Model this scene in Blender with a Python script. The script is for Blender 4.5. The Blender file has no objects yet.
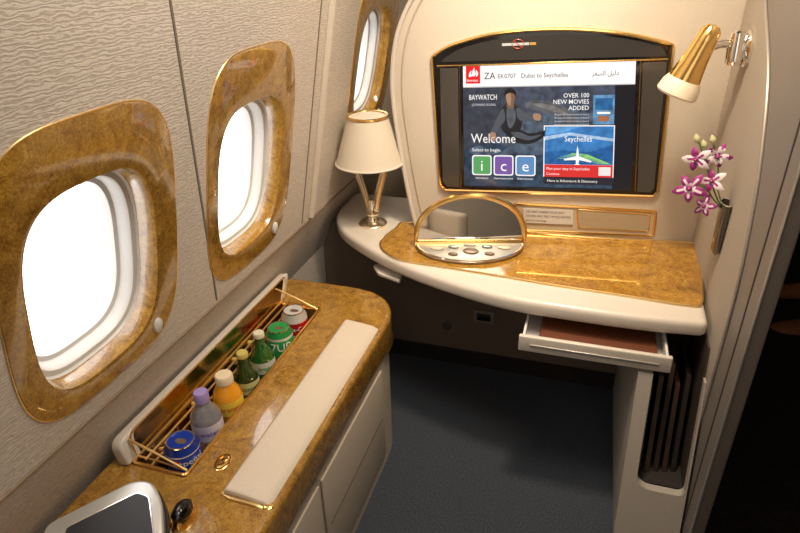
import bpy, bmesh, math, random
from mathutils import Vector, Matrix
random.seed(7)
scene=bpy.context.scene
# ------------------------------------------------------------------ camera
FPX=597.0
CAM=Vector((0,0,1.45))
F=Vector((213,-323,597)).normalized(); D=Vector((32,1126,597)).normalized(); R=D.cross(F).normalized()
D=F.cross(R).normalized()
def cdir(a,b,c):
    v=Vector((a,b,c)); return Vector((v.dot(R),v.dot(F),-v.dot(D)))
cam_data=bpy.data.cameras.new("camera"); cam=bpy.data.objects.new("camera",cam_data)
scene.collection.objects.link(cam); scene.camera=cam
cam_data.sensor_width=36; cam_data.lens=FPX/800*36; cam_data.clip_start=.02
cx,cy,cz=cdir(1,0,0),cdir(0,-1,0),cdir(0,0,-1)
M4=Matrix.Identity(4)
for i,v in enumerate((cx,cy,cz)):
    for j in range(3): M4[j][i]=v[j]
M4.translation=CAM
cam.matrix_world=M4
try:
    scene.view_settings.view_transform='Standard'
except Exception: pass
# survey helpers: measured sight lines met with real physical planes
def ray(x,y): return cdir(x-400,y-266.5,FPX)
def hit(x,y,p0,n):
    d=ray(x,y); n=Vector(n); return CAM+d*((Vector(p0)-CAM).dot(n)/d.dot(n))
def onz(x,y,z): return hit(x,y,(0,0,z),(0,0,1))
def onx(x,y,X): return hit(x,y,(X,0,0),(1,0,0))
def ony(x,y,Y): return hit(x,y,(0,Y,0),(0,1,0))
MK=.117
nM=Vector((MK,-1,0)).normalized()
def onm(x,y,off=0): return hit(x,y,Vector((0,1.876,0))+nM*off,nM)
SL=.20
def wx(z): return -.775-SL*(1.0-z)
eU=Vector((0,1,0)); nW=Vector((1,0,-SL)).normalized(); eV=Vector((SL,0,1)).normalized()
def wp(Y,z,d=0):  # point on leaning side wall
    return Vector((wx(z),Y,z))+nW*d
# ------------------------------------------------------------------ materials
def newmat(name):
    m=bpy.data.materials.new(name); m.use_nodes=True
    nt=m.node_tree; b=nt.nodes["Principled BSDF"]; return m,nt,b
def mat(name,col,rough=.5,metal=0,coat=0,emit=None,es=0,trans=0,bump=0,bscale=200,var=0,alpha=1):
    m,nt,b=newmat(name)
    b.inputs["Base Color"].default_value=(*col,1); b.inputs["Roughness"].default_value=rough
    b.inputs["Metallic"].default_value=metal; b.inputs["Coat Weight"].default_value=coat
    b.inputs["Coat Roughness"].default_value=.06
    b.inputs["Transmission Weight"].default_value=trans
    if emit: b.inputs["Emission Color"].default_value=(*emit,1); b.inputs["Emission Strength"].default_value=es
    tc=nt.nodes.new("ShaderNodeTexCoord")
    ns=nt.nodes.new("ShaderNodeTexNoise"); ns.inputs["Scale"].default_value=bscale; ns.inputs["Detail"].default_value=4
    nt.links.new(tc.outputs["Object"],ns.inputs["Vector"])
    if bump:
        bp=nt.nodes.new("ShaderNodeBump"); bp.inputs["Strength"].default_value=bump; bp.inputs["Distance"].default_value=.002
        nt.links.new(ns.outputs["Fac"],bp.inputs["Height"]); nt.links.new(bp.outputs["Normal"],b.inputs["Normal"])
    if var:
        cr=nt.nodes.new("ShaderNodeValToRGB")
        cr.color_ramp.elements[0].position=.3; cr.color_ramp.elements[1].position=.7
        base=emit if emit else col
        cr.color_ramp.elements[0].color=(*[c*(1-var) for c in base],1); cr.color_ramp.elements[1].color=(*[min(1,c*(1+var)) for c in base],1)
        nt.links.new(ns.outputs["Fac"],cr.inputs["Fac"]); nt.links.new(cr.outputs["Color"],b.inputs["Emission Color" if emit else "Base Color"])
    return m
def burl_mat(name="burl_wood",k=1.0):
    m,nt,b=newmat(name)
    geo=nt.nodes.new("ShaderNodeNewGeometry")
    n1=nt.nodes.new("ShaderNodeTexNoise"); n1.inputs["Scale"].default_value=15; n1.inputs["Detail"].default_value=8; n1.inputs["Distortion"].default_value=2.0; n1.inputs["Roughness"].default_value=.68
    n2=nt.nodes.new("ShaderNodeTexNoise"); n2.inputs["Scale"].default_value=105; n2.inputs["Detail"].default_value=5; n2.inputs["Distortion"].default_value=2.4
    nt.links.new(geo.outputs["Position"],n1.inputs["Vector"]); nt.links.new(geo.outputs["Position"],n2.inputs["Vector"])
    mx=nt.nodes.new("ShaderNodeMath"); mx.operation='MULTIPLY_ADD'; mx.inputs[1].default_value=.5
    ml=nt.nodes.new("ShaderNodeMath"); ml.operation='MULTIPLY'; ml.inputs[1].default_value=.5
    nt.links.new(n1.outputs["Fac"],ml.inputs[0]); nt.links.new(n2.outputs["Fac"],mx.inputs[0]); nt.links.new(ml.outputs[0],mx.inputs[2])
    cr=nt.nodes.new("ShaderNodeValToRGB"); e=cr.color_ramp.elements
    def c(r,g,bb): return (min(1,r*k),min(1,g*k),min(1,bb*k),1)
    e[0].position=.32; e[0].color=c(.10,.042,.006); e[1].position=.70; e[1].color=c(.58,.35,.08)
    x=e.new(.43); x.color=c(.235,.110,.014); x=e.new(.54); x.color=c(.375,.195,.027)
    nt.links.new(mx.outputs[0],cr.inputs["Fac"]); nt.links.new(cr.outputs["Color"],b.inputs["Base Color"])
    b.inputs["Roughness"].default_value=.22; b.inputs["Specular IOR Level"].default_value=.6
    b.inputs["Coat Weight"].default_value=1; b.inputs["Coat IOR"].default_value=1.6; b.inputs["Coat Roughness"].default_value=.04
    return m
def wall_mat():
    m,nt,b=newmat("textured_wall_fabric")
    geo=nt.nodes.new("ShaderNodeNewGeometry")
    mp=nt.nodes.new("ShaderNodeMapping"); mp.inputs["Scale"].default_value=(1,1,3.0)
    nt.links.new(geo.outputs["Position"],mp.inputs["Vector"])
    w=nt.nodes.new("ShaderNodeTexWave"); w.bands_direction='Z'; w.inputs["Scale"].default_value=17; w.inputs["Distortion"].default_value=9; w.inputs["Detail"].default_value=3; w.inputs["Detail Scale"].default_value=2.6
    nt.links.new(mp.outputs["Vector"],w.inputs["Vector"])
    cr=nt.nodes.new("ShaderNodeValToRGB"); cr.color_ramp.elements[0].color=(.52,.45,.38,1); cr.color_ramp.elements[1].color=(.71,.64,.56,1)
    nt.links.new(w.outputs["Fac"],cr.inputs["Fac"]); nt.links.new(cr.outputs["Color"],b.inputs["Base Color"])
    bp=nt.nodes.new("ShaderNodeBump"); bp.inputs["Strength"].default_value=.25; bp.inputs["Distance"].default_value=.002
    nt.links.new(w.outputs["Fac"],bp.inputs["Height"]); nt.links.new(bp.outputs["Normal"],b.inputs["Normal"])
    b.inputs["Roughness"].default_value=.5
    return m
BURL=burl_mat(); BURLD=burl_mat("burl_wood_bright",1.25); WALLM=wall_mat()
GOLD=mat("polished_gold",(.95,.62,.22),.18,1)
BGOLD=mat("bright_gold",(1,.74,.34),.28,1)
CHROME=mat("chrome",(.85,.82,.78),.12,1)
SILVER=mat("brushed_silver",(.55,.53,.50),.35,.7)
JAMB=mat("taupe_laminate",(.25,.22,.195),.55,.15,var=.04)
CREAM=mat("cream_plastic",(.68,.62,.55),.38,0,.25,var=.03)
CABM=mat("grey_cream_laminate",(.42,.38,.335),.45,var=.03)
WHITEP=mat("white_plastic",(.74,.73,.71),.4)
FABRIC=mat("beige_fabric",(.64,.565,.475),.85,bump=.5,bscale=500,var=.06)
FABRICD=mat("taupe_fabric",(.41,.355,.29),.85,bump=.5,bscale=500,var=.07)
LEATHER=mat("beige_leather",(.64,.55,.44),.5,bump=.3,bscale=260,var=.04)
BEIGE=mat("beige_laminate",(.52,.445,.355),.5,var=.04)
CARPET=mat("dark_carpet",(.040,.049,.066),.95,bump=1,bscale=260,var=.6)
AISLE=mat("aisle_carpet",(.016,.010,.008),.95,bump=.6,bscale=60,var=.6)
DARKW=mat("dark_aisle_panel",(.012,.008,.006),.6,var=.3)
BLACK=mat("black_gloss",(.006,.006,.007),.12,0,.5)
DARK=mat("dark_interior",(.02,.017,.015),.6)
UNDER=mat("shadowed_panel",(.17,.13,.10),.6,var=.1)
MIRROR=mat("mirror_glass",(.93,.91,.87),.03,1)
GMIRROR=mat("gold_tinted_mirror",(.62,.42,.18),.16,1)
BROWNL=mat("brown_leather",(.14,.045,.02),.45,bump=.3,var=.1)
PANE=mat("bright_window_pane",(1,1,1),.4,emit=(.98,.99,1),es=3.2)
SHADE=mat("lamp_shade_fabric",(.66,.585,.475),.75,bump=.4,bscale=160,emit=(1,.8,.5),es=.03)
def emis(name,c,s=1.0,var=0,bscale=60):
    return mat(name,tuple(x*.2 for x in c),.3,emit=c,es=s,var=var,bscale=bscale)
# ------------------------------------------------------------------ mesh helpers
WL={}
COL=scene.collection
def empty(name,loc,label=None,cat=None,parent=None):
    o=bpy.data.objects.new(name,None); o.empty_display_size=.03; COL.objects.link(o)
    loc=Vector(loc); WL[o]=loc
    if parent: o.parent=parent; o.location=loc-WL[parent]
    else: o.location=loc
    if label: o["label"]=label
    if cat: o["category"]=cat
    return o
def mesh(name,verts,faces,mats,parent=None,smooth=True,fm=None,label=None,cat=None,kind=None,bevel=0,seg=3,group=None,sharp=40,cut=None):
    if not isinstance(mats,(list,tuple)): mats=[mats]
    verts=[Vector(v) for v in verts]
    lo=Vector([min(v[i] for v in verts) for i in range(3)]); hi=Vector([max(v[i] for v in verts) for i in range(3)])
    c=(lo+hi)/2; c.z=lo.z
    me=bpy.data.meshes.new(name); me.from_pydata([v-c for v in verts],[],faces)
    for m in mats: me.materials.append(m)
    if fm:
        for p,i in zip(me.polygons,fm): p.material_index=i
    bm=bmesh.new(); bm.from_mesh(me); bmesh.ops.recalc_face_normals(bm,faces=bm.faces); bm.to_mesh(me); bm.free()
    o=bpy.data.objects.new(name,me); COL.objects.link(o); WL[o]=c
    if parent: o.parent=parent; o.location=c-WL[parent]
    else: o.location=c
    if bevel or cut:
        if bevel:
            b=o.modifiers.new("b",'BEVEL'); b.width=bevel; b.segments=seg; b.limit_method='ANGLE'; b.angle_limit=math.radians(50)
        cs=[]
        for cv,cf in (cut or []):
            cm=bpy.data.meshes.new("c"); cm.from_pydata([Vector(v)-c for v in cv],[],cf)
            bm=bmesh.new(); bm.from_mesh(cm); bmesh.ops.recalc_face_normals(bm,faces=bm.faces); bm.to_mesh(cm); bm.free()
            co=bpy.data.objects.new("c",cm); COL.objects.link(co); co.parent=None; co.location=(0,0,0); cs.append(co)
            bo=o.modifiers.new("x",'BOOLEAN'); bo.operation='DIFFERENCE'; bo.object=co; bo.solver='EXACT'
        if cs:
            op,ol=o.parent,o.location.copy(); o.parent=None; o.location=(0,0,0)
        bpy.context.view_layer.update()
        dg=bpy.context.evaluated_depsgraph_get()
        nm=bpy.data.meshes.new_from_object(o.evaluated_get(dg))
        o.modifiers.clear(); o.data=nm; nm.name=name
        if cs:
            for co in cs: bpy.data.objects.remove(co)
            o.parent=op; o.location=ol
    me=o.data
    for p in me.polygons: p.use_smooth=smooth
    if smooth:
        try: me.set_sharp_from_angle(angle=math.radians(sharp))
        except Exception: pass
    if label: o["label"]=label
    if cat: o["category"]=cat
    if kind: o["kind"]=kind
    if group: o["group"]=group
    return o
def prism(pts,vec):
    pts=[Vector(p) for p in pts]; vec=Vector(vec); n=len(pts)
    v=pts+[p+vec for p in pts]
    f=[list(range(n))[::-1],list(range(n,2*n))]+[[i,(i+1)%n,n+(i+1)%n,n+i] for i in range(n)]
    return v,f
def box(x0,x1,y0,y1,z0,z1):
    return prism([(x0,y0,z0),(x1,y0,z0),(x1,y1,z0),(x0,y1,z0)],(0,0,z1-z0))
def join(*parts):
    V=[];Fc=[];fm=[]
    for p in parts:
        v,f=p[0],p[1]; mi=p[2] if len(p)>2 else 0
        o=len(V); V+=list(v); Fc+=[[i+o for i in ff] for ff in f]; fm+=[mi]*len(f)
    return V,Fc,fm
def tube(pts,r,closed=False,n=8):
    pts=[Vector(p) for p in pts]; N=len(pts); V=[];Fc=[]
    rs=r if isinstance(r,(list,tuple)) else [r]*N
    T=[]
    for i in range(N):
        if closed: t=pts[(i+1)%N]-pts[i-1]
        else: t=pts[min(i+1,N-1)]-pts[max(i-1,0)]
        T.append(t.normalized() if t.length>1e-9 else Vector((0,0,1)))
    a=Vector((0,0,1)) if abs(T[0].z)<.9 else Vector((1,0,0))
    u=T[0].cross(a).normalized()
    for i in range(N):
        u=(u-T[i]*u.dot(T[i])).normalized(); w=T[i].cross(u)
        for k in range(n):
            an=2*math.pi*k/n; V.append(pts[i]+(u*math.cos(an)+w*math.sin(an))*rs[i])
    M=N if closed else N-1
    for i in range(M):
        for k in range(n):
            a0=i*n+k;a1=i*n+(k+1)%n;b0=((i+1)%N)*n+k;b1=((i+1)%N)*n+(k+1)%n
            Fc.append([a0,a1,b1,b0])
    if not closed: Fc+= [list(range(n))[::-1],[(N-1)*n+k for k in range(n)]]
    return V,Fc
def rings(rs,cap0=True,cap1=True):
    n=len(rs[0]); V=[Vector(p) for r in rs for p in r]; Fc=[]
    for i in range(len(rs)-1):
        for k in range(n): Fc.append([i*n+k,i*n+(k+1)%n,(i+1)*n+(k+1)%n,(i+1)*n+k])
    if cap0: Fc.append(list(range(n))[::-1])
    if cap1: Fc.append([(len(rs)-1)*n+k for k in range(n)])
    return V,Fc
def lathe(prof,loc,axis=(0,0,1),n=28,a0=0,a1=2*math.pi,sx=1,sy=1,cap=True):
    q=Vector((0,0,1)).rotation_difference(Vector(axis).normalized())
    rs=[[Vector(loc)+q@Vector((r*sx*math.cos(a0+(a1-a0)*k/n),r*sy*math.sin(a0+(a1-a0)*k/n),z)) for k in range(n)] for r,z in prof]
    return rings(rs,cap,cap)
def cat(pts,sub=6,closed=False):
    pts=[Vector(p) for p in pts]; N=len(pts); out=[]
    def g(i): return pts[i%N] if closed else pts[max(0,min(N-1,i))]
    for i in range(N if closed else N-1):
        p0,p1,p2,p3=g(i-1),g(i),g(i+1),g(i+2)
        for k in range(sub):
            t=k/sub
            out.append(.5*((2*p1)+(p2-p0)*t+(2*p0-5*p1+4*p2-p3)*t*t+(3*p1-p0-3*p2+p3)*t**3))
    if not closed: out.append(pts[-1])
    return out
def fillet(pts,r,n=6):
    pts=[Vector(p) for p in pts]; N=len(pts); out=[]
    for i in range(N):
        rr=r[i] if isinstance(r,(list,tuple)) else r
        a,b,c=pts[i-1],pts[i],pts[(i+1)%N]
        if rr<=0: out.append(b); continue
        d1=(a-b);d2=(c-b); k=min(rr,d1.length*.49,d2.length*.49)
        p=b+d1.normalized()*k; q=b+d2.normalized()*k
        for j in range(n+1):
            t=j/n; out.append(p*(1-t)**2+b*2*t*(1-t)+q*t*t)
    return out
def shift(pts,v): v=Vector(v); return [Vector(p)+v for p in pts]
def scale_about(pts,s):
    c=sum((Vector(p) for p in pts),Vector())/len(pts); return [c+(Vector(p)-c)*s for p in pts]
def text2d(s,size=1,align='LEFT',off=0):
    cu=bpy.data.curves.new("t",'FONT'); cu.body=s; cu.size=size; cu.align_x=align; cu.resolution_u=2; cu.offset=off
    o=bpy.data.objects.new("t",cu); COL.objects.link(o); bpy.context.view_layer.update()
    me=bpy.data.meshes.new_from_object(o.evaluated_get(bpy.context.evaluated_depsgraph_get()))
    V=[v.co.copy() for v in me.vertices]; Fc=[list(p.vertices) for p in me.polygons]
    bpy.data.objects.remove(o); bpy.data.curves.remove(cu); bpy.data.meshes.remove(me)
    return V,Fc
# ------------------------------------------------------------------ structure
def struct(name,vf,m,**k): return mesh(name,vf[0],vf[1],m,kind="structure",**k)
struct("floor",box(-1.2,.37,-.9,2.6,-.05,0),CARPET,smooth=False)
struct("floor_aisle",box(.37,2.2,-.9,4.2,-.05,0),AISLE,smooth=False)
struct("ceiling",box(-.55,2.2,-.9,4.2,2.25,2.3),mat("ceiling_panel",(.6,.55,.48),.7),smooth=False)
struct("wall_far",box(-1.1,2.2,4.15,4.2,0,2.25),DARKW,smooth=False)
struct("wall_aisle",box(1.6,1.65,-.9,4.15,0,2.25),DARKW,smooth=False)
struct("wall_rear",box(-1.0,1.6,-.95,-.9,0,2.25),FABRIC,smooth=False)
# windows
def se(Y,z,a,b,n=3.0,d=0,N=80):
    out=[]
    for k in range(N):
        t=2*math.pi*k/N; c,s=math.cos(t),math.sin(t)
        u=a*math.copysign(abs(c)**(2/n),c); v=b*math.copysign(abs(s)**(2/n),s)
        out.append(Vector((wx(z),Y,z))+eU*u+eV*v+nW*d)
    return out
WINS=[(.716,.985,.207,.266),(1.236,.995,.203,.281),(2.06,1.125,.210,.283)]
cuts=[]
for (Y,z,A,B) in WINS:
    cuts.append(rings([se(Y,z,A-.015,B-.015,3.6,-.12),se(Y,z,A-.015,B-.015,3.6,.05)]))
ZK=.68
wl_v,wl_f=prism([wp(-.9,ZK),wp(3.0,ZK),wp(3.0,1.95),wp(-.9,1.95)],nW*-.02)
struct("wall_left",(wl_v,wl_f),WALLM,cut=cuts,smooth=False)
struct("wall_lower",prism([(wx(ZK),-.9,ZK),(-.93,-.9,.45),(-.95,-.9,0),(-.98,-.9,0),(-.96,-.9,.45),(wx(ZK)-.02,-.9,ZK)],(0,3.9,0)),WALLM,smooth=False)
struct("wall_cove",prism([wp(-.9,1.95),wp(3.0,1.95),wp(3.0,1.95)+Vector((.1,0,.3)),wp(-.9,1.95)+Vector((.1,0,.3))],(-.02,0,0)),WALLM,smooth=False)
for i,(Y,z,A,B) in enumerate(WINS):
    e=empty("window_%d"%(i+1),wp(Y,z-.28),"aircraft window with burl wood surround and bright pane","window"); e["kind"]="structure"
    ai,bi=.146,.183
    def rg(t,d,n=3.1):
        return se(Y-.008*t,z-.034*t,A+(ai-A)*t,B+(bi-B)*t,n,d)
    prof=[(0,-.002),(.01,.002),(.03,.0035),(.80,.0035),(.91,.001),(.965,-.010),(.99,-.026),(1,-.036)]
    v,f=rings([rg(t,d,3.9-.7*t) for t,d in prof],False,False); mesh("window_surround",v,f,BURL,e,label="glossy burl wood surround")
    v,f=tube(rg(0,.001,3.9),.0016,True,6); mesh("surround_edging",v,f,BGOLD,e)
    rs=[se(Y-.008,z-.034,ai-q,bi-q,3.2,d) for q,d in [(0,-.036),(.003,-.041),(.012,-.042),(.015,-.046),(.020,-.066),(.028,-.068),(.034,-.085),(.037,-.10)]]
    v,f=rings(rs,False,False); mesh("window_reveal",v,f,WHITEP,e,label="white stepped inner frame")
    v,f=rings([se(Y-.008,z-.034,ai-.036,bi-.036,3.2,-.097),se(Y-.008,z-.034,ai-.036,bi-.036,3.2,-.101)]); mesh("window_pane",v,f,PANE,e)
    c=(Y+A*.62,z-B*.82)
    v,f=rings([se(c[0],c[1],.012,.018,2,.002,20),se(c[0],c[1],.012,.018,2,.008,20),se(c[0],c[1],.008,.013,2,.011,20)]); mesh("shade_latch",v,f,WHITEP,e)
# panel seams
SEAM=mat("seam",(.20,.16,.12),.7)
def seam(n,Y0,z0,Y1,z1,w=.0028):
    v,f=prism([wp(Y0-w,z0,-.001),wp(Y0+w,z0,-.001),wp(Y1+w,z1,-.001),wp(Y1-w,z1,-.001)],nW*.0025)
    struct("trim_%d"%n,(v,f),SEAM,smooth=False)
seam(1,1.075,.69,.925,1.40); seam(2,1.56,.69,1.56,1.94); seam(10,.925,1.40,.82,1.94)
v,f=tube([wp(1.62,.69,.004),wp(1.62,1.94,.004)],.012); struct("trim_3",(v,f),FABRIC)
v,f=tube([(wx(ZK)+.002,-.9,ZK),(wx(ZK)+.002,2.45,ZK)],.003); struct("trim_4",(v,f),mat("shade_brown",(.25,.18,.12),.5))  # dark strip standing in for the shade on the lower wall
# ------------------------------------------------------------------ back wall below desk and floor edge
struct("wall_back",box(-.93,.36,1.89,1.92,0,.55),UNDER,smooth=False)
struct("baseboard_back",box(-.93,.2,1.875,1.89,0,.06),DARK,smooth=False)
# ------------------------------------------------------------------ monitor wall
mw=[onm(*p) for p in [(417,228),(408,190),(399,140),(393,95),(394,55),(402,20),(420,-12),(450,-30)]]
mw=cat(mw,5)
right=[Vector((.36,1.876+MK*.36,1.62)),Vector((.36,1.876+MK*.36,.585))]
mw[0].z=.585
mw+= [Vector((mw[-1].x+.1,0,1.62)),]
mw[-1].y=1.876+MK*mw[-1].x
outl=mw+right
v,f=prism(outl,-nM*.035)
struct("wall_monitor",(v,f),FABRIC,bevel=.008)
edge=[p+nM*.003 for p in mw]
v,f=tube(edge,.007); struct("trim_5",(v,f),CREAM)
v,f=tube([Vector((p.x+.03,p.y+.0035,p.z)) + nM*.002 for p in mw[:-1]],.0028); struct("trim_6",(v,f),BEIGE)
struct("wall_behind",box(-.95,.36,2.5,2.54,0,1.95),BEIGE,smooth=False)
# ------------------------------------------------------------------ monitor
mon=empty("monitor",onm(550,195),"large seat monitor with gold trimmed bezel showing welcome menu","monitor")
arch=cat([onm(*p) for p in [(433,56),(455,44),(500,33),(560,29),(620,33),(672,44)]],6)
body=[onm(446,189),onm(441,184),onm(437,120)]+arch+[onm(664,125),onm(657,190),onm(652,195)]
v,f=prism(shift(body,nM*.001),nM*.008); mesh("monitor_bezel",v,f,BLACK,mon,bevel=.002,label="glossy black arched bezel")
v,f=tube(shift(body,nM*.008),.0058,True); mesh("gold_trim",v,f,GOLD,mon,label="polished gold outline trim")
v,f=tube([onm(x,y,.0095) for x,y in [(437,66),(500,64.5),(560,62.5),(620,60.5),(668,59)]],.003); mesh("gold_trim",v,f,GOLD,mon)
for a,b in [((459.5,66),(461,187.5)),((641,61),(635,191.5))]:
    v,f=tube([onm(*a,.0098),onm(*b,.0098)],.0012); mesh("gold_trim",v,f,mat("dim_gold",(.4,.26,.1),.3,1),mon)
GRAPH=mat("taupe_gloss_panel",(.075,.068,.062),.22,.2,.6)
for q in ([(440,68),(458,68),(459.5,187),(447,186.5),(443,182),(441,120)],[(643,62.5),(667,61.5),(660,125),(654,188),(650,192.5),(637,191.5)]):
    v,f=prism([onm(*p,.0092) for p in q],nM*.0006); mesh("bezel_side_panel",v,f,GRAPH,mon,smooth=False)
pan=cat([onm(*p,.0095) for p in [(440,62),(460,49),(500,39),(560,34),(620,38),(662,47)]],5)+[onm(667,56,.0095)]
v,f=prism(pan,nM*.0015); mesh("header_panel",v,f,mat("graphite_panel",(.035,.033,.033),.35),mon)
SC=[onm(463,66,.0100),onm(636,61,.0100),onm(631,191,.0100),onm(464,187,.0100)]
def S(u,v,lift=0):
    u/=173; v/=126
    return (SC[0]*(1-u)+SC[1]*u)*(1-v)+(SC[3]*(1-u)+SC[2]*u)*v+nM*(.0004*lift)
smats=[];sidx={}
def sm(c,s=1.0,var=0):
    k=(c,s,var)
    if k not in sidx:
        sidx[k]=len(smats); smats.append(emis("screen_colour",c,s,var,45))
    return sidx[k]
sp=[]
def rect(u0,v0,u1,v1,c,l=1,s=1.0,var=0): sp.append(([S(u0,v0,l),S(u1,v0,l),S(u1,v1,l),S(u0,v1,l)],[[3,2,1,0]],sm(c,s,var)))
def poly(pts,c,l=1,s=1.0,var=0,smo=0):
    if smo:
        q=cat([(a,b,0) for a,b in pts],smo,True); pts=[(p.x,p.y) for p in q]
    sp.append(([S(u,v,l) for u,v in pts],[list(range(len(pts)))[::-1]],sm(c,s,var)))
def rrect(u0,v0,u1,v1,r,c,l=1):
    pts=fillet([(u0,v0,0),(u1,v0,0),(u1,v1,0),(u0,v1,0)],r,4); poly([(p.x,p.y) for p in pts],c,l)
def stext(s,u,v,size,c,l=4,align='LEFT',wd=1,off=0):
    V,Fc=text2d(s,size,align,off); sp.append(([S(u+p.x*wd,v-p.y,l) for p in V],Fc,sm(c)))
W=(.85,.85,.86); INK=(.05,.05,.06)
rect(0,0,173,126,(.012,.014,.022),0,.8)
rect(0,21,154,124,(.050,.062,.095),1,1,.6)
poly([(0,21),(52,21),(40,60),(20,80),(0,84)],(.035,.042,.062),2,1,.5)
poly([(40,60),(90,40),(150,50),(154,100),(60,98)],(.065,.09,.13),2,1,.7)
poly([(0,84),(30,74),(60,88),(84,86),(84,124),(0,124)],(.025,.045,.08),2,1,.6)
poly([(60,100),(95,80),(154,84),(154,124),(60,124)],(.03,.06,.10),2,1,.6)
# seated diver figure in the backdrop
DS=(.016,.017,.022); DS2=(.075,.083,.10); SK=(.34,.20,.125); SK2=(.18,.10,.065)
poly([(40,42),(46,37),(52,37),(59,42),(63,48),(62,56),(58,66),(44,67),(39,58),(38,48)],DS,3,smo=3)
poly([(46,41),(52,40),(55,46),(54,56),(49,62),(46,54)],DS2,4,1,.5,3)
poly([(42,42),(37,48),(33,57),(29,66),(33,69),(39,60),(44,53)],DS2,4,smo=3)
poly([(56,41),(65,46),(74,48),(74,53),(63,55),(57,51)],DS2,4,smo=3)
poly([(29,66),(34,67),(34,74),(30,75),(27,71)],SK,5,smo=3); poly([(73,48),(77,47),(81,49),(80,54),(74,53)],SK,5,smo=3)
poly([(46.5,35),(52.5,35),(53.5,40),(49.5,42.5),(45.5,40)],SK2,5)
poly([(44.6,29),(45.6,25.5),(49.4,24.2),(53,25.5),(54.4,30),(53.3,35.5),(49.6,39.2),(45.9,36)],SK,6,smo=3)
poly([(49.5,24.4),(53,25.5),(54.4,30),(53.3,35.5),(49.6,39.2),(50.4,33),(49.9,29)],SK2,7,smo=2)
poly([(43.6,30),(44,25),(49,22),(54.8,25),(55.2,31),(53.6,28),(50,26.6),(46,27.3)],(.012,.010,.010),8,smo=3)
poly([(44,65),(57,62),(69,67),(83,65),(85,70),(70,78),(51,75)],DS,3,smo=3)
poly([(50,66),(60,66),(70,70),(82,68),(70,74),(56,71)],DS2,4,1,.4,3)
poly([(83,65),(93,61),(97,64),(90,70),(85,71)],(.008,.008,.01),5,smo=3)
poly([(64,40),(74,34),(98,38),(116,50),(112,58),(96,50),(78,45)],(.085,.09,.10),3,1,.5,3)
poly([(72,37),(92,39),(108,48),(96,46),(80,41)],(.16,.16,.16),4,1,.4,3)
poly([(98,60),(126,56),(140,66),(120,74),(104,70)],(.07,.085,.105),3,1,.5,3)
for k in range(9):
    u=6+k*16; poly([(u,84+(k%3)*3),(u+12,80+(k%2)*4),(u+18,86),(u+6,90)],(.07,.10,.15),3,1,.5,3)
# header
rect(0,0,173,20,W,3); rect(0,20,173,21,(.45,.45,.46),3)
rect(3,-1,18,17,(.70,.01,.015),4)
for q in ([(6,10),(7,6),(9,4.5),(8.5,7.5),(10,9),(8,10.5)],[(9.5,9),(10,5),(12,1.5),(12.2,5),(13.6,7.6),(12,9.8),(10.5,10)],[(13.4,4),(15.6,6),(15.6,9),(13.6,10.6),(14,8)]):
    poly(q,W,5,smo=3)
stext("Emirates",3.8,15,3.4,W,5,off=.01)
stext("ZA",22,13,9,INK,5,off=.02)
stext("EK0707",36,12.5,6,INK,5,off=.008); stext("Dubai to Seychelles",60,12.5,6,INK,5,off=.008)
stext("\uFEAE\uFED4\uFEB4\uFEDF\uFE8D \uFEDE\uFEF4\uFEDF\uFEA9",131,12,6,INK,5)
stext("BAYWATCH",6,33,7.4,W,5,wd=.72,off=.02); stext("(COMING SOON)",9,39,3.2,(.6,.6,.62),5)
stext("OVER 100",129,32,6,W,5,'RIGHT',off=.02); stext("NEW MOVIES",129,38,6,W,5,'RIGHT',off=.02); stext("ADDED",129,44,6,W,5,'RIGHT',off=.02)
for k in range(4): stext("Browse the latest movies on board",129,49+k*3.3,2.4,(.6,.6,.62),5,'RIGHT')
rect(133,30,154,58,(.10,.24,.42),4,1,.5); rect(135,33,152,44,(.02,.1,.25),5,1,.5); rect(137,46,150,48,W,5); rect(138,50,149,55,(.35,.12,.05),5,1,.5)
stext("Welcome",8,77,14,W,5,wd=.85,off=.01)
stext("Select to begin.",9,86,5,W,5,off=.01)
for k,(c,ch,cap) in enumerate([((.09,.33,.11),"i","Information"),((.17,.09,.34),"c","Communications"),((.10,.24,.48),"e","Entertainment")]):
    u=9+k*23; rrect(u,90,u+21,112,3,W,4); rrect(u+1.3,91.3,u+19.7,110.7,2.4,c,5)
    stext(ch,u+10.5,107,17,W,6,'CENTER'); stext(cap,u+10.5,116,2.9,W,6,'CENTER')
rect(84,59,155,120,W,4)
rect(85,60,154,99,(.04,.18,.46),5,1,.35); poly([(85,99),(85,86),(104,84),(130,86),(154,78),(154,99)],(.02,.11,.32),6,1,.4)
poly([(85,70),(110,66),(154,72),(154,75),(110,69),(85,74)],(.35,.5,.7),6,1,.3)
poly([(86,60.5),(120,60.5),(104,66),(86,69)],(.10,.30,.60),6,1,.3)
stext("Seychelles",119,75,8,W,10,'CENTER',wd=.85,off=.01)
poly([(96,93),(114,87),(128,88),(152,98),(138,98),(124,92),(110,93)],(.38,.78,.10),6)
poly([(117.2,90),(117.6,84),(118.5,79),(119.4,84),(120,90),(133,95),(132,96.5),(120.3,94),(119.7,98),(122,99),(115,99),(117.3,98),(116.8,94),(105,94.5),(105,93)],W,9)
rect(85,99,154,112,(.62,.03,.03),10); stext("Plan your stay in Seychelles",87,104.5,4,W,11); stext("Continue",87,110,3.6,W,11)
rect(140,101,152,110,(.75,.72,.70),11)
rect(84,112,155,120,(.02,.02,.03),10); stext("Here is Adventure & Discovery",88,117.5,4,W,11)
rect(155,22,173,126,(.018,.018,.025),4,.6)
v,f,fm=join(*sp); o=mesh("display",v,f,smats,mon,smooth=False,fm=fm,label="lit screen with welcome menu, ice tiles and destination card")
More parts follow.
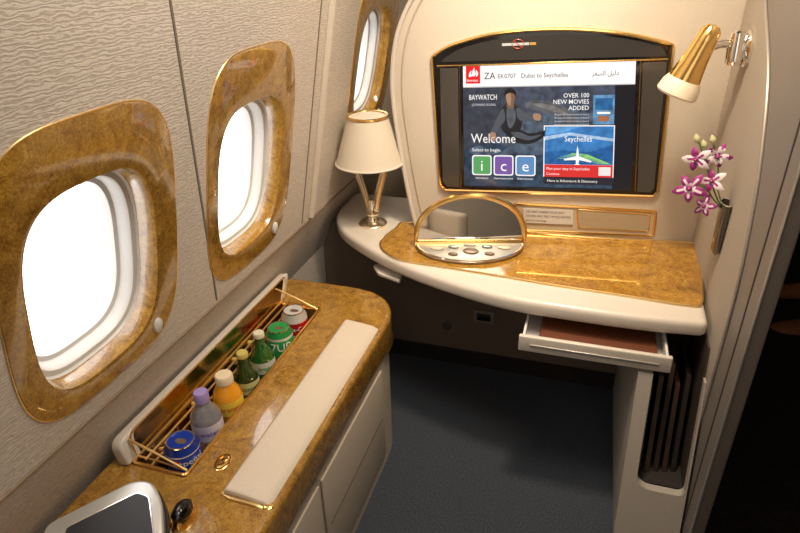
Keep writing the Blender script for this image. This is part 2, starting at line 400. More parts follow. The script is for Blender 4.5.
# no smoking sign
def mpt(x,y,o): return onm(x,y,o)
ns=[]
ns.append((*prism([mpt(x,y,.0112) for x,y in [(502,43.4),(529,42.4),(529,45.0),(502,46.0)]],nM*.001),0))
ns.append((*prism([mpt(x,y,.0112) for x,y in [(529.6,42.4),(536,42.1),(536,44.9),(529.6,45.0)]],nM*.001),2))
ns.append((*tube([mpt(518+6*math.cos(t*.5236),44+4.6*math.sin(t*.5236),.0130) for t in range(12)],.0011,True,5),1))
ns.append((*tube([mpt(514,40.8,.0135),mpt(522,47.4,.0135)],.0011,n=5),1))
v,f,fm=join(*ns); mesh("no_smoking_symbol",v,f,[emis("sign_white",(.8,.75,.65),.8),emis("sign_red",(.7,.08,.03),.8),emis("sign_amber",(.8,.4,.1),.8)],mon,fm=fm)
# ------------------------------------------------------------------ gold trimmed slot with placard
sl=empty("literature_slot",onm(585,233),"long cream recess with gold rim beneath the monitor","slot")
o2=fillet([onm(*p) for p in [(514,203),(656,211),(653,236),(517,230)]],.012)
v,f=tube(shift(o2,nM*.002),.0045,True); mesh("slot_rim",v,f,GOLD,sl)
v,f=prism(shift(o2,nM*.0005),nM*.001); mesh("slot_interior",v,f,mat("slot_cream",(.50,.40,.27),.5),sl)
o3=fillet([onm(*p) for p in [(577,209),(650,214),(648,231),(578,227)]],.008)
v,f=tube(shift(o3,nM*.003),.0022,True,6); mesh("slot_inner_rim",v,f,GOLD,sl)
v,f=prism(shift(o3,nM*.002),nM*.001); mesh("slot_pocket",v,f,mat("slot_deep",(.40,.31,.20),.4),sl)
pl=[onm(*p) for p in [(523,207.5),(573,209.5),(573,224),(524,222)]]
v,f=prism(shift(pl,nM*.003),nM*.003); P=[(v,f,0)]
for k in range(3):
    V,Fc=text2d(["LIFE VEST UNDER YOUR SEAT","FASTEN SEAT BELT WHILE SEATED","gilet de sauvetage"][k],2.9)
    P.append(([onm(526+p.x,(212.5+k*4.2)-p.y+p.x*.04,.0066) for p in V],Fc,1))
v,f,fm=join(*P); mesh("instruction_placard",v,f,[mat("placard",(.6,.56,.51),.4),mat("placard_ink",(.08,.07,.07),.6)],None,smooth=False,fm=fm,label="small silver instruction placard set in the gold-rimmed slot",cat="placard")
# ------------------------------------------------------------------ desk
desk=empty("desk",(-.2,1.7,.55),"cream curved side desk with burl wood inlay and gold edging","desk")
front=cat([(.345,1.43,0),(.185,1.416,0),(-.006,1.417,0),(-.18,1.43,0),(-.40,1.497,0),(-.589,1.59,0),(-.76,1.715,0),(-.84,1.83,0),(-.862,1.93,0)],6)
do=front+[Vector((-.862,2.08,0)),Vector((-.42,2.08,0)),Vector((-.40,1.89,0)),Vector((.355,1.93,0))]
v,f=prism(shift(do,(0,0,.552)),(0,0,.048)); mesh("desk_top",v,f,CREAM,desk,bevel=.016,seg=4)
inl=[onz(*p,.6) for p in [(413,223),(396,229),(381,242),(384,252),(405,262),(450,269),(500,277),(550,285.5),(620,296),(690,307),(701,304),(702,290),(699,262),(696,248),(690,243.5),(610,239),(530,233),(524,232)]]
inl=cat(inl,4,True)
for p in inl: p.z=.600
v,f=prism(inl,(0,0,.003)); mesh("desk_inlay",v,f,BURLD,desk,label="glossy burl wood inlay")
v,f=tube(shift(inl,(0,0,.003)),.0036,True); mesh("desk_inlay_trim",v,f,BGOLD,desk,label="polished gold edging")
ur=[Vector((p.x*.97-.005,p.y+.05,0)) for p in front[:-4]]
v,f=prism(shift(ur+[Vector((-.6,1.88,0)),Vector((.33,1.88,0))],(0,0,.535)),(0,0,.017)); mesh("desk_apron",v,f,BEIGE,desk,bevel=.004)
tb=[onz(*p,.52) for p in [(373,268),(385,266),(402,277),(400,284),(378,276)]]
v,f=prism(fillet(tb,.01),(0,0,.012)); mesh("pull_out_tab",v,f,CREAM,desk,bevel=.003)
# drawer
dr=empty("drawer",(.08,1.5,.47),parent=desk); dr["label"]="cream pull-out drawer standing open"
x0,x1,y0,y1=-.115,.268,1.352,1.86
v,f=box(x0,x1,y0,y0+.014,.482,.53); mesh("drawer_front",v,f,CREAM,dr,bevel=.004)
v,f,_=join(box(x0+.008,x1-.008,y0+.014,y1,.485,.489),box(x0+.008,x0+.014,y0+.014,y1,.489,.522),box(x1-.014,x1-.008,y0+.014,y1,.489,.522)); mesh("drawer_tray",v,f,WHITEP,dr,smooth=False)
v,f=box(x0+.03,x1-.03,y0-.003,y0,.500,.508); mesh("drawer_handle",v,f,SILVER,dr,bevel=.001)
v,f=box(x0+.05,x1-.03,y0+.028,y1-.15,.490,.512); mesh("leather_folder",v,f,BROWNL,label="brown leather folder lying inside the open drawer",cat="folder",bevel=.006)
# socket and knob on back wall
sk=empty("power_socket",ony(484,322,1.889),"small square power socket on the panel below the desk","socket")
c=ony(484,316,1.889)
v,f=box(c.x-.040,c.x+.040,1.880,1.889,c.z-.026,c.z+.026); mesh("socket_plate",v,f,mat("socket_grey",(.26,.22,.18),.4),sk,bevel=.003)
v,f=box(c.x-.026,c.x+.026,1.877,1.881,c.z-.015,c.z+.015); mesh("socket_face",v,f,BLACK,sk,bevel=.002)
c=ony(447,325,1.889)
v,f=lathe([(.018,0),(.018,.006),(.012,.009)],(c.x,1.889,c.z),(0,-1,0)); mesh("round_vent",v,f,mat("vent_grey",(.10,.08,.07),.4),label="small round dark vent on the panel below the desk",cat="vent")
# ------------------------------------------------------------------ vanity mirror unit
vm=empty("vanity_mirror",onz(468,250,.603),"half-round vanity mirror with thick gold rim on the desk","mirror")
pl0,pr0=onz(415,243,.614),onz(524,242,.614)
ax=(pr0-pl0).normalized(); mid=(pl0+pr0)/2; rad=(pr0-pl0).length/2
up=(Vector((0,.175,1))).normalized()
H=.153
arc=[mid-ax*rad*math.cos(math.pi*k/28)+up*(H*math.sin(math.pi*k/28)**.8 if k not in(0,28) else 0) for k in range(29)]
nrm=ax.cross(up).normalized()
if nrm.y>0: nrm=-nrm
v,f=prism(shift(arc,-nrm*.022),nrm*.022); mesh("mirror_shell",v,f,GOLD,vm,bevel=.004)
v,f=prism(shift(scale_about(arc,.95),nrm*.0008),nrm*.001); mesh("mirror_glass",v,f,MIRROR,vm,smooth=False,label="half-round mirror glass")
v,f=tube(shift(arc,nrm*.002),.0095,True); mesh("mirror_rim",v,f,GOLD,vm,label="polished gold rim")
fwd=Vector((-ax.y,ax.x,0))
if fwd.y>0: fwd=-fwd
bo=[mid+ax*rad*.97*math.cos(math.pi*k/24)+fwd*(.126*math.sin(math.pi*k/24)+.006) for k in range(25)]
v,f=prism([Vector((p.x,p.y,.6035)) for p in bo],(0,0,.012)); mesh("control_base",v,f,mat("satin_grey",(.40,.38,.345),.35,.5),vm,bevel=.004)
v,f=tube([Vector((p.x,p.y,.615)) for p in bo],.0038,True); mesh("base_rim",v,f,CHROME,vm)
BTN=[mat("tray_cream",(.50,.43,.32),.35),mat("tray_brown",(.15,.09,.05),.3),mat("tray_steel",(.25,.28,.27),.25,.6)]
for k,(a,b,m,rx,ry) in enumerate([(-.64,.36,0,1.9,1.2),(-.32,.30,2,1.5,.9),(0,.54,1,2.2,1.7),(.32,.30,2,1.5,.9),(.64,.36,0,1.9,1.2),(-.34,.70,1,1.4,.9),(.34,.70,1,1.4,.9),(0,.18,0,1.8,.7)]):
    p=mid+ax*rad*a*.95+fwd*.124*b
    v,f=lathe([(.011,0),(.011,.003),(.008,.0045)],(p.x,p.y,.6158),n=18,sx=rx,sy=ry); mesh("control_button",v,f,BTN[m],vm)
# ------------------------------------------------------------------ table lamp
LX,LY=-.687,1.80
tl=empty("table_lamp",(LX,LY,.6),"chrome table lamp with smooth cream shade on the desk","lamp")
CH2=mat("warm_chrome",(.95,.86,.70),.2,1)
v,f=lathe([(.050,0),(.050,.006),(.044,.012),(.024,.018),(.017,.034)],(LX,LY,.6)); mesh("lamp_base",v,f,CH2,tl)
for s in (-1,1):
    pts=cat([(LX+s*.008,LY,.625),(LX+s*.014,LY,.66),(LX+s*.026,LY,.72),(LX+s*.043,LY,.78),(LX+s*.060,LY,.840)],6)
    n_=len(pts)-1
    v,f=tube(pts,[.010+.005*k/n_ for k in range(n_+1)],n=12); mesh("lamp_stem",v,f,CH2,tl)
v,f=lathe([(.0145,0),(.022,.012),(.024,.022),(.016,.04),(.005,.065)],(LX,LY,.625)); mesh("stem_collar",v,f,CH2,tl)
rsh=[[Vector((LX+r*math.cos(2*math.pi*k/56),LY+r*math.sin(2*math.pi*k/56),z)) for k in range(56)] for r,z in [(.113,.826),(.098,.875),(.082,.927),(.066,.980)]]
v,f=rings(rsh,False,True); mesh("lamp_shade",v,f,SHADE,tl)
v,f=tube([Vector((LX+.113*math.cos(t*.13090),LY+.113*math.sin(t*.13090),.827)) for t in range(48)],.0035,True); mesh("shade_band",v,f,CREAM,tl)
v,f=tube([Vector((LX+.066*math.cos(t*.2618),LY+.066*math.sin(t*.2618),.980)) for t in range(24)],.005,True); mesh("shade_top_ring",v,f,GOLD,tl)
# ------------------------------------------------------------------ partition on aisle side
struct("wall_partition",box(.362,.392,1.17,2.5,0,1.9),JAMB,bevel=.004)
pp=[(2.45,0),(1.335,0),(1.33,.36),(1.33,.73),(1.37,.93),(1.43,1.06),(1.52,1.18),(1.66,1.28),(1.85,1.37),(2.45,1.5)]
ppc=[Vector((.362,a,b)) for a,b in pp[:2]]+cat([(.362,a,b) for a,b in pp[2:]],5)
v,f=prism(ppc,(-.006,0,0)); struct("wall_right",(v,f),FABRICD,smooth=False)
v,f=tube([p+Vector((-.004,0,0)) for p in ppc[1:]],.004); struct("trim_7",(v,f),mat("jamb_grey",(.36,.32,.28),.4,.3))
v,f=box(.3595,.364,1.238,1.243,0,1.9); struct("trim_8",(v,f),mat("groove",(.10,.08,.07),.5),smooth=False)
v,f=tube([(.361,1.168,0),(.361,1.168,1.9)],.0035); struct("trim_9",(v,f),SILVER)
# storage niche cabinet with a raked front
def rake(vf,top=.472,k=.30): return [Vector((p[0],p[1]-(top-min(p[2],top))*k,p[2])) for p in vf[0]],vf[1]
nc=empty("side_cabinet",(.28,1.6,0),"grey cream low cabinet with dark recessed literature pocket under desk","cabinet")
v,f=prism([(.195,1.236,0),(.195,1.88,0),(.195,1.88,.47),(.195,1.377,.47)],(.014,0,0)); mesh("side_panel",v,f,CABM,nc,bevel=.003)
nh=rake(rings([fillet([(.230,y,.60),(.230,y,.165),(.350,y,.165),(.350,y,.60)],[0,.04,.02,0],5) for y in (1.28,1.46)]))
v,f=rake(box(.194,.355,1.352,1.374,0,.472)); mesh("niche_face",v,f,CABM,nc,cut=[nh],smooth=False,label="grey cream raked face panel around the pocket")
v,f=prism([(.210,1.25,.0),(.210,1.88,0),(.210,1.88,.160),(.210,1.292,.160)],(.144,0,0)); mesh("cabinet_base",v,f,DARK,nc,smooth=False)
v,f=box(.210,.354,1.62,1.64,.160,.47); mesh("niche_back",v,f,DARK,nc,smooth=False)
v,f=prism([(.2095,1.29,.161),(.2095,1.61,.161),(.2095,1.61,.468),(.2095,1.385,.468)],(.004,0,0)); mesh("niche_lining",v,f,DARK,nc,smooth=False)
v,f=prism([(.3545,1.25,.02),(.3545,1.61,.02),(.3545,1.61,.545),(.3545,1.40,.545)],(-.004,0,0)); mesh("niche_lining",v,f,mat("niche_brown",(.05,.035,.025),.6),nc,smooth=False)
cols=[(.025,.02,.018),(.06,.042,.025),(.035,.024,.017),(.045,.026,.018),(.025,.02,.018)]
for k in range(5):
    x=.232+k*.023
    v,f=prism([(x,1.325+.006*k,.162),(x,1.60,.162),(x,1.60,.40+.03*(k%3)),(x,1.405+.006*k,.40+.03*(k%3))],(.012,0,0)); mesh("magazine",v,f,mat("magazine_cover",cols[k],.3),label="dark covered magazine standing in the side pocket",cat="magazine",group="magazines in the side pocket",smooth=False)
# ------------------------------------------------------------------ console with drinks
co=empty("console",(-.69,.9,0),"burl wood topped side console with beige body beneath the windows","console")
ol=fillet([(-.487,.33,0),(-.487,1.53,0),(-.893,1.53,0),(-.893,.33,0)],[0,.19,.02,0],10)
well=box(-.838,-.706,.70,1.375,.345,.60)
v,f=prism(shift(ol,(0,0,.405)),(0,0,.100)); mesh("console_top",v,f,BURL,co,bevel=.034,seg=6,cut=[well],label="glossy burl wood top")
ol2=fillet([(-.497,.33,0),(-.497,1.515,0),(-.89,1.515,0),(-.89,.33,0)],[0,.18,.02,0],10)
v,f=prism(ol2,(0,0,.405)); mesh("console_body",v,f,BEIGE,co,cut=[well],label="beige laminate body")
v,f=tube([Vector((p.x,p.y,.408)) for p in ol][1:-1],.004); mesh("console_trim",v,f,mat("brass_dark",(.4,.26,.1),.3,1),co)
for (a,b) in [(.36,.86),(.875,1.30)]:
    v,f=box(-.497,-.491,a,b,.05,.375); mesh("console_door",v,f,BEIGE,co,bevel=.005)
    v,f=box(-.4912,-.4900,a+.02,b-.02,.205,.209); mesh("door_seam",v,f,mat("seam_line",(.12,.09,.07),.6),co,smooth=False)
v,f,_=join(box(-.834,-.710,.704,1.371,.348,.352),box(-.836,-.833,.704,1.371,.352,.505),box(-.711,-.7085,.704,1.371,.352,.505),box(-.833,-.711,.7025,.705,.352,.505),box(-.833,-.711,1.370,1.3725,.352,.505))
mesh("well_liner",v,f,GMIRROR,co,smooth=False,label="gold lined drinks well")
v,f=tube(fillet([(-.836,.702,.507),(-.707,.702,.507),(-.707,1.373,.507),(-.836,1.373,.507)],.008),.0045,True); mesh("well_rim",v,f,GOLD,co)
for z in (.485,.512):
    v,f=tube([(-.812,.712,z),(-.812,1.366,z)],.0028); mesh("bottle_rail",v,f,BGOLD,co)
for k in range(1,6):
    y=.71+k*.11; v,f=tube([(-.812,y,.512),(-.812,y,.36)],.002); mesh("bottle_rail",v,f,BGOLD,co)
# lid
ld=empty("console_lid",(-.85,1.05,.506),parent=co); ld["label"]="cream hinged lid standing open with gold mirror lining"
lidout=fillet([Vector((-.836,.69,.508)),Vector((-.850,.69,.566)),Vector((-.850,1.47,.566)),Vector((-.836,1.40,.508))],[0,.03,.03,0])
v,f=prism(lidout,(-.028,0,-.006)); mesh("lid_panel",v,f,CREAM,ld,bevel=.009,label="cream lid shell")
v,f=prism(shift(scale_about(lidout,.90),(.0012,0,.0004)),(-.001,0,0)); mesh("lid_mirror",v,f,GMIRROR,ld,smooth=False)
v,f=tube(shift(scale_about(lidout,.93),(.001,0,0)),.0024,True); mesh("lid_trim",v,f,BGOLD,ld)
for y in (.715,1.365):
    v,f=tube([(-.712,y,.507),(-.78,y,.535),(-.845,y,.558)],.003); mesh("lid_arm",v,f,BGOLD,ld)
    v,f=tube([(-.712,y,.507),(-.79,y+.01,.500),(-.834,y,.515)],.0022); mesh("lid_arm",v,f,BGOLD,ld)
# armrest pad, tilted over the aisle edge
ar=empty("armrest_pad",(-.56,1.0,.505),parent=co); ar["label"]="beige leather armrest pad with gold edging"
sec=[(-.604,.501),(-.604,.517),(-.601,.522),(-.594,.524),(-.555,.525),(-.520,.524),(-.504,.519),(-.492,.506),(-.490,.490),(-.510,.500)]
ends=[(.683,.86),(.685,.95),(.690,1.0),(1.310,1.0),(1.315,.95),(1.317,.86)]
def tl_(x,z): return z-(x+.604)*.11
def seccat(y,k):
    cxs,czs=-.550,.508
    out=[]
    for x,z in sec:
        X_=cxs+(x-cxs)*(.94+.06*k if k<1 else 1); out.append(Vector((X_,y,tl_(X_,czs+(z-czs)*k))))
    return out
v,f=rings([seccat(y,k) for y,k in ends]); mesh("armrest_cushion",v,f,LEATHER,ar,sharp=60)
pd=[(-.530,1.320,.506),(-.6065,1.320,.5075),(-.6065,.680,.5075),(-.585,.677,.5075),(-.530,.677,.506),(-.505,.679,.498),(-.492,.683,.486)]
v,f=tube(pd,.0045); mesh("armrest_trim",v,f,BGOLD,ar)
# emblem + latch
c=onz(223,463,.505)
v,f=lathe([(.021,0),(.021,.003),(.017,.005)],(c.x,c.y,.5045),n=28,sx=.75,sy=1.15); mesh("console_emblem",v,f,GOLD,co,label="oval gold emblem")
v,f=tube([(c.x+.0135*math.cos(t*.3927),c.y+.0205*math.sin(t*.3927),.5098) for t in range(16)],.0012,True,6); mesh("emblem_ring",v,f,mat("dark_gold",(.25,.14,.03),.3,1),co)
v,f=tube(cat([(c.x-.006,c.y-.012,.5100),(c.x+.005,c.y-.004,.5100),(c.x-.004,c.y+.004,.5100),(c.x+.006,c.y+.012,.5100)],5),.0015,n=6); mesh("emblem_script",v,f,mat("dark_gold",(.25,.14,.03),.3,1),co)
c=onz(272,502,.500)
v,f=lathe([(.013,0),(.013,.004),(.009,.008),(.004,.009)],(c.x,c.y-.014,.499)); mesh("release_button",v,f,GOLD,co,label="round gold release button")
# ------------------------------------------------------------------ drinks
def wrap_text(s,size,c,r,z,ang,off=.012):
    V,Fc=text2d(s,size,'CENTER',off=off*size); out=[]
    for p in V:
        a=ang+p.x/r; out.append(Vector((c[0]+(r+.0009)*math.cos(a),c[1]+(r+.0009)*math.sin(a),z+p.y)))
    return out,Fc
KS=1.12
def sc(prof): return [(r*KS,z*KS) for r,z in prof]
def face(loc): return math.atan2(-loc[1],-loc[0])
def can(loc,cols,word,wcol,label,sz=.030,zt=.066,emb=None):
    e=empty("soda_can",loc,label,"can"); e["group"]="drinks in the console well"
    x,y,z=loc
    v,f=lathe(sc([(.024,0),(.033,.008),(.033,.098),(.026,.110),(.0262,.112)]),loc); mesh("can_body",v,f,mat("can_paint",cols[0],.28,.25),e)
    for q in range(1,len(cols)):
        cc,z0,z1=cols[q]
        v,f=lathe(sc([(.0333,z0),(.0333,z1)]),loc,cap=False); mesh("can_band",v,f,mat("can_band",cc,.3,.2),e)
    ta=face(loc)+(.42 if emb else 0)
    v,f=wrap_text(word,sz,loc,.0338*KS,z+zt,ta); mesh("can_lettering",v,f,mat("can_word",wcol,.4),e,smooth=False)
    if emb:
        r=.0340*KS; a0=face(loc)-.55; Rr=.0125; zc=z+.0915; N=16
        def edge_(k,u):  # boundary height for wave k at normalised u
            h=math.sqrt(max(0,1-u*u))
            w={0:-1,1:-.22+.22*math.sin(u*2.6),2:.22+.22*math.sin(u*2.6),3:1}[k]
            return max(-h,min(h,w if k in(1,2) else w*h))*Rr
        parts=[]
        for k,mi in ((0,2),(1,1),(2,0)):
            V=[];Fc=[]
            for i in range(N+1):
                u=-1+2*i/N; a=a0+u*Rr/r
                for kk in (k,k+1): V.append(Vector((x+r*math.cos(a),y+r*math.sin(a),zc+edge_(kk,u))))
            for i in range(N): Fc.append([2*i,2*i+2,2*i+3,2*i+1])
            parts.append((V,Fc,mi))
        v,f,fm=join(*parts); mesh("can_emblem",v,f,[mat("emblem_red",(.65,.01,.02),.4),mat("emblem_white",(.88,.88,.9),.4),mat("emblem_blue",(.02,.16,.6),.4)],e,fm=fm,smooth=False)
    v,f,_=join(lathe(sc([(.026,.1105),(.0265,.114),(.024,.114),(.0235,.111)]),loc),lathe(sc([(.009,.1112),(.009,.1135)]),(x+.004,y-.003,z),sx=1.3,sy=.8)); mesh("can_lid",v,f,CHROME,e)
def glass(name,c,tr=.6): return mat(name,c,.06,0,.6,trans=tr)
def bottle(loc,prof,liquid,capc,capz,label,lab=None,word=None,wc=(1,1,1),wsize=.020):
    e=empty("drink_bottle",loc,label,"bottle"); e["group"]="drinks in the console well"
    prof=sc(prof); capz*=KS
    v,f=lathe(prof,loc); mesh("bottle_body",v,f,liquid,e)
    rt=prof[-1][0]
    v,f=lathe([(rt+.003,prof[-1][1]-.004),(rt+.0035,capz-.004),(rt+.001,capz)],loc); mesh("bottle_cap",v,f,mat("cap_paint",capc,.4),e)
    if lab:
        z0,z1,r,c=lab; z0*=KS;z1*=KS;r*=KS
        v,f=lathe([(r,z0),(r,z1)],loc,cap=False); mesh("bottle_label",v,f,mat("label_paint",c,.45),e)
        if word:
            v,f=wrap_text(word,wsize,loc,r,loc[2]+(z0+z1)/2-wsize*.3,face(loc)); mesh("label_lettering",v,f,mat("label_ink",wc,.5),e,smooth=False)
zb=.416; X=-.753
v,f=box(-.808,-.712,.706,1.369,.3525,zb-.0005); mesh("well_shelf",v,f,GMIRROR,co,smooth=False)
can((X+.002,.757,zb),[(.01,.05,.42),((.75,.77,.82),.040,.050),((.75,.77,.82),.0955,.0985)],"pepsi",(.88,.90,.95),"blue cola can with round red white and blue emblem",.022,.086,True)
bottle((X,.850,zb),[(.028,0),(.031,.006),(.031,.094),(.029,.110),(.014,.134),(.012,.144)],mat("clear_water",(.86,.87,.93),.05,0,.6,trans=.8),(.36,.27,.60),.163,"clear water bottle with lilac cap and printed label",(.058,.096,.0316,(.74,.71,.84)),"water",(.25,.10,.50),.018)
bottle((X,.938,zb),[(.026,0),(.031,.006),(.031,.092),(.027,.106),(.017,.124),(.016,.130)],mat("orange_juice",(.86,.36,.015),.2,0,.6),(.80,.66,.46),.146,"orange juice bottle with yellow label and pale cap",(.057,.092,.0316,(.95,.72,.08)),"orange",(.65,.10,.01),.018)
bottle((X,1.022,zb),[(.024,0),(.028,.005),(.028,.084),(.012,.118),(.0105,.142)],glass("green_glass",(.02,.10,.02)),(.55,.45,.12),.150,"small green glass bottle with gold cap",(.052,.083,.0285,(.72,.70,.34)),"tonic",(.05,.2,.05),.018)
bottle((X,1.105,zb),[(.026,0),(.029,.005),(.029,.086),(.012,.120),(.0105,.146)],glass("green_glass_bright",(.04,.26,.04)),(.65,.62,.45),.154,"lime green glass bottle with white label",(.054,.085,.0295,(.74,.76,.68)),"lime",(.05,.3,.05),.018)
can((X+.002,1.200,zb),[(.02,.34,.08),((.8,.82,.8),.091,.0985)],"7UP",(.90,.92,.90),"green lemon soda can with white lettering in the well",.034,.072)
can((X+.002,1.292,zb),[(.62,.60,.58),((.60,.015,.02),.055,.090)],"Coca-Cola",(.92,.90,.88),"silver and red cola can in the drinks well",.019,.077)
for k,(y,c) in enumerate([(.90,(.02,.06,.02)),(1.00,(.02,.05,.02)),(1.08,(.03,.08,.02)),(1.16,(.05,.03,.015))]):
    bottle((-.8225,y,.353),[(.0065,0),(.0075,.005),(.0075,.08),(.004,.12),(.004,.13)],glass("miniature_glass",c),(.5,.35,.1),.14,"dark miniature bottle behind the gold rail")
# ------------------------------------------------------------------ tablet controller
HC=.592
tc_=empty("seat_controller",onz(110,520,.55),"silver framed touch controller screen raised in a dark cradle","controller")
def tz(x,y,h=HC):
    return hit(x,y,(-.74,.58,h),(0.12,-.20,1))
nt_=Vector((.12,-.20,1)).normalized()
tp=fillet([tz(*p) for p in [(42,526),(132,480),(152,480),(162,500),(164,545),(110,585),(45,570)]],[.02,.02,.02,.02,.03,.02,.02],5)
v,f=prism(tp,-nt_*.014); mesh("controller_case",v,f,mat("pearl_silver",(.55,.54,.52),.28,.45,.4),tc_,bevel=.005,seg=4)
v,f=prism(shift(tp,-nt_*.0145+Vector((.010,-.003,0))),-nt_*.020); mesh("controller_cradle",v,f,BLACK,tc_,bevel=.006)
ts=fillet([tz(*p) for p in [(66,528),(137,493),(149,497),(155,544),(110,576),(62,560)]],.008,4)
v,f=prism(shift(ts,nt_*.0008),nt_*.001); mesh("controller_screen",v,f,mat("dim_screen",(.020,.022,.030),.4),tc_,smooth=False)
v,f=tube(shift(ts,nt_*.001),.0016,True,6); mesh("screen_edge",v,f,CHROME,tc_)
v,f,_=join(box(-.79,-.73,.54,.59,.506,.560)); mesh("controller_stand",v,f,DARK,tc_,bevel=.006)
kb=empty("control_knob",onz(180,518,.505),parent=co); kb["label"]="black and gold rotary knob"
c=onz(184,518,.505)
v,f=lathe([(.026,0),(.027,.006),(.022,.014)],(c.x,c.y,.5055),sx=.75,sy=1.2); mesh("knob_base",v,f,GOLD,kb)
v,f=lathe([(.021,0),(.021,.012),(.014,.02),(.004,.022)],(c.x,c.y,.518),sx=.75,sy=1.2); mesh("knob_cap",v,f,BLACK,kb)
# ------------------------------------------------------------------ seat facing the desk (seen in the vanity mirror)
st=empty("seat",(-.08,-.15,0),"beige leather aircraft seat with padded back facing the desk","seat")
v,f=box(-.45,.16,-.45,.20,0,.34); mesh("seat_base",v,f,BEIGE,st,bevel=.03)
v,f=box(-.43,.14,-.40,.30,.345,.47); mesh("seat_cushion",v,f,LEATHER,st,bevel=.045,seg=5)
v,f=prism([(-.44,-.36,.46),(.15,-.36,.46),(.15,-.58,1.16),(-.44,-.58,1.16)],(0,-.12,-.02)); mesh("seat_back",v,f,LEATHER,st,bevel=.04,seg=5)
v,f=prism([(-.30,-.51,.98),(.01,-.51,.98),(.01,-.55,1.14),(-.30,-.55,1.14)],(0,-.05,0)); mesh("seat_headrest",v,f,CREAM,st,bevel=.02)
v,f=prism([(-.34,-.37,.56),(.05,-.37,.56),(.05,-.44,.80),(-.34,-.44,.80)],(0,.03,.01)); mesh("lumbar_panel",v,f,CREAM,st,bevel=.012)
for xx in (-.51,.16):
    v,f=box(xx,xx+.07,-.45,.18,.10,.60); mesh("seat_arm",v,f,LEATHER,st,bevel=.025)
# ------------------------------------------------------------------ reading lamp
rl=empty("reading_lamp",(.355,1.78,1.20),"gold and cream adjustable reading lamp mounted on the partition","lamp")
bpos=Vector((.356,1.76,1.21)); A0=Vector((.262,1.73,1.268)); A1=Vector((.203,1.73,1.096))
v,f=lathe([(.045,0),(.045,.007),(.034,.016),(.016,.022)],bpos,(-1,0,0)); mesh("lamp_mount",v,f,CHROME,rl)
v,f=lathe([(.016,-.040),(.022,-.034),(.024,0),(.022,.034),(.016,.040)],bpos+Vector((-.030,-.008,0)),(0,0.2,1),n=20); mesh("lamp_pivot",v,f,CHROME,rl)
v,f=tube(cat([bpos+Vector((-.024,0,0)),bpos+Vector((-.06,-.012,.012)),Vector((.266,1.733,1.216))],5),.0105,n=12); mesh("lamp_arm",v,f,CHROME,rl)
axd=(A1-A0); Ln=axd.length
v,f=lathe([(.004,0),(.016,.003),(.024,.014),(.027,.04),(.032,.09),(.042,Ln*.80)],A0,axd,n=32,); mesh("lamp_head",v,f,GOLD,rl,label="polished gold lamp head")
v,f=lathe([(.042,Ln*.76),(.049,Ln*.84),(.053,Ln*.97),(.049,Ln),(.043,Ln*.97)],A0,axd,n=32); mesh("lamp_shade",v,f,mat("cream_rim",(.8,.66,.52),.4,emit=(1,.7,.4),es=.08),rl,label="cream lamp rim")
# ------------------------------------------------------------------ vase + orchid
VX,VY,VZ=.347,1.56,.735
wv=empty("wall_vase",(VX,VY,VZ),"slim dark half-round vase set against the partition","vase")
v,f=lathe([(.010,0),(.018,.010),(.021,.05),(.0225,.11),(.0225,.14),(.020,.14),(.016,.11)],(VX,VY,VZ),cap=True,n=24,sx=.6,sy=1.3); mesh("vase_body",v,f,mat("smoked_vase",(.09,.07,.055),.18,.2,.8),wv)
v,f=tube([(VX+.0225*.6*math.cos(t*.3),VY+.0225*1.3*math.sin(t*.3),VZ+.14) for t in range(21)],.0018,True,6); mesh("vase_rim",v,f,SILVER,wv)
oc=empty("orchid",(VX,VY,VZ+.10),"magenta and white orchid spray standing in the wall vase","flower")
STEM=mat("orchid_stem",(.10,.20,.05),.6); PM=mat("petal_magenta",(.30,.02,.20),.55,var=.3,bscale=60); PW=mat("petal_white",(.80,.70,.75),.55,var=.08,bscale=60); PT=mat("petal_throat",(.85,.55,.1),.5); BUD=mat("orchid_bud",(.62,.60,.35),.5)
base=Vector((VX-.003,VY,VZ+.12))
def ob(x,y,Y): return ony(x,y,Y)
tips=[[(716,196,1.55),(706,165,1.55),(699,142,1.55)],[(714,200,1.55),(704,186,1.54),(687,184,1.53)],[(718,190,1.56),(718,165,1.56),(713,143,1.56)],[(715,205,1.55),(704,205,1.54)]]
for s in tips:
    v,f=tube(cat([base]+[ob(*q) for q in s],6),.0018,n=6); mesh("orchid_stem",v,f,STEM,oc)
def flower(c,n,s,roll,pat):
    n=Vector(n).normalized(); q=Vector((0,0,1)).rotation_difference(n); parts=[]
    for k in range(5):
        an=roll+k*2*math.pi/5; L=s*(1.0 if k%2==0 else .85); wd=s*.25
        rows=[]
        for i in range(8):
            t=i/7; w=wd*max(.05,math.sin(math.pi*(.06+.90*t)))**.8; r=L*t; z=.22*s*math.sin(t*2.4)-.15*s*t*t
            rows.append([(r,-w,z-.12*w),(r,-w*.3,z+.05*w),(r,w*.3,z+.05*w),(r,w,z-.12*w)])
        V=[]
        for row in rows:
            for (a,b,z) in row: V.append(Vector(c)+q@Vector((a*math.cos(an)-b*math.sin(an),a*math.sin(an)+b*math.cos(an),z)))
        for i in range(7):
            for j in range(3):
                m={'w':1 if (i<5 and j!=1) or i in(2,3) else 0,'m':1 if i in(0,1) or (j==1 and i<5) else 0,'x':0 if (k%2 and i>1) or (j==1 and i<4) else 1}[pat]
                parts.append((V,[[i*4+j,i*4+j+1,i*4+j+5,i*4+j+4]],m))
    parts.append((*lathe([(.001,0),(s*.13,s*.1),(s*.18,s*.26),(s*.10,s*.34)],c,n,n=10),0))
    parts.append((*lathe([(.001,s*.2),(s*.07,s*.27),(.001,s*.38)],c,n,n=8),2))
    v,f,fm=join(*parts); mesh("orchid_bloom",v,f,[PM,PW,PT],oc,fm=fm)
toc=Vector((-.35,-.9,.3))
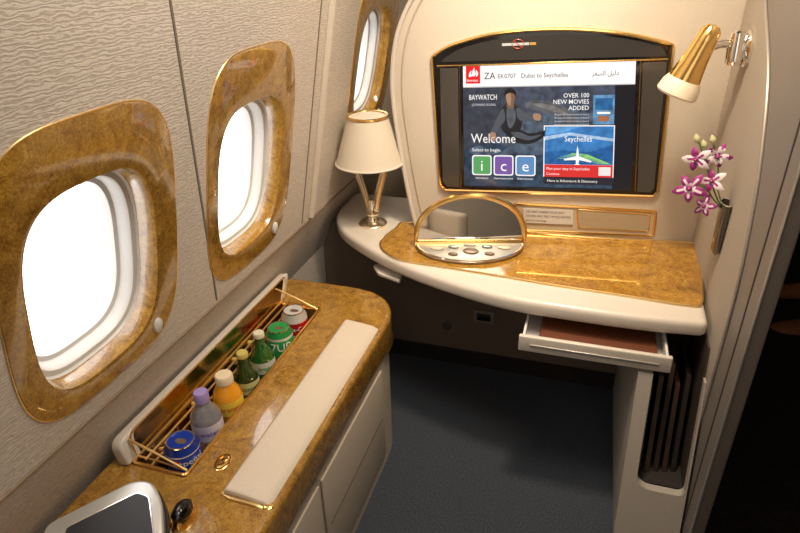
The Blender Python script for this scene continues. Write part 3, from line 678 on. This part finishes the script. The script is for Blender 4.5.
for (px_,py_,Y,s,r,mg) in [(697,159,1.55,.036,.3,'x'),(718,156,1.56,.033,1.0,'w'),(690,188,1.53,.042,.7,'m'),(713,181,1.54,.034,.2,'x'),(705,206,1.54,.031,.9,'m')]:
    c=ob(px_,py_,Y); flower(c,toc+Vector((random.uniform(-.3,.3),0,random.uniform(-.3,.3))),s,r,mg)
for (px_,py_) in [(697,139),(713,140),(704,145)]:
    c=ob(px_,py_,1.555); v,f=lathe([(.001,-.013),(.007,-.004),(.007,.004),(.001,.013)],c,(-.4,0,1),n=10); mesh("orchid_bud",v,f,BUD,oc)
# ------------------------------------------------------------------ shoes in the aisle
def shoe(loc,ang,label):
    e=empty("shoe",loc,label,"shoe"); e["group"]="brown shoes in the aisle"
    c,s=math.cos(ang),math.sin(ang)
    def T(x,y,z): return Vector((loc[0]+x*c-y*s,loc[1]+x*s+y*c,loc[2]+z))
    L=[(-.13,.028,.07),(-.11,.036,.085),(-.05,.037,.085),(0,.040,.070),(.05,.046,.055),(.10,.044,.045),(.135,.030,.036),(.15,.010,.028)]
    rs=[[T(x,w*math.cos(t*math.pi/8),.022+max(0,(h-.02)*math.sin(t*math.pi/8)) if t<=8 else .018) for t in range(16)] for x,w,h in L]
    v,f=rings(rs); mesh("shoe_upper",v,f,mat("tan_leather",(.34,.125,.05),.4),e)
    so=[T(x,w+.003,0) for x,w,h in L]+[T(x,-w-.003,0) for x,w,h in L[::-1]]
    v,f=prism(so,(0,0,.02)); mesh("shoe_sole",v,f,DARK,e)
    v,f=prism([T(-.08+.035*math.cos(t*.52),.022*math.sin(t*.52),.083) for t in range(12)],(0,0,.006)); mesh("shoe_opening",v,f,BROWNL,e)
p=onz(790,298,0); shoe((p.x,p.y,0),math.radians(185),"tan leather shoe on the dark aisle carpet")
p=onz(800,333,0); shoe((p.x+.03,p.y,0),math.radians(190),"tan leather shoe on the dark aisle carpet")
# ------------------------------------------------------------------ lights
def area(name,loc,target,size,e,col,sy=None,spread=180):
    l=bpy.data.lights.new(name,'AREA'); l.energy=e; l.color=col; l.size=size; l.spread=math.radians(spread)
    if sy: l.shape='RECTANGLE'; l.size_y=sy
    o=bpy.data.objects.new(name,l); COL.objects.link(o); o.location=loc
    o.rotation_euler=(Vector(target)-Vector(loc)).to_track_quat('-Z','Y').to_euler(); return o
area("ceiling_light",(-.15,1.0,2.2),(-.35,1.35,.5),.4,9,(1,.84,.65))
area("monitor_fill_spot",(-.05,1.30,2.15),(-.12,1.80,.75),.16,6.5,(1,.82,.60),spread=90)  # secondary spot added overhead to brighten the monitor wall and desk
area("cabin_fill",(.2,-.5,1.9),(-.3,1.5,.7),.9,3.2,(1,.89,.78))
area("seat_fill",(-.15,.1,2.15),(-.15,-.4,.7),.4,5,(1,.90,.78),spread=90)  # extra lamp added so the seat is not dark in the mirror
area("wall_fill",(.1,.9,2.1),(-.8,1.1,1.35),.6,4.5,(1,.91,.80),spread=110)  # fill added from the aisle side to brighten the window wall
w=bpy.data.worlds.new("world"); scene.world=w; w.use_nodes=True
w.node_tree.nodes["Background"].inputs[0].default_value=(.5,.45,.40,1); w.node_tree.nodes["Background"].inputs[1].default_value=.22
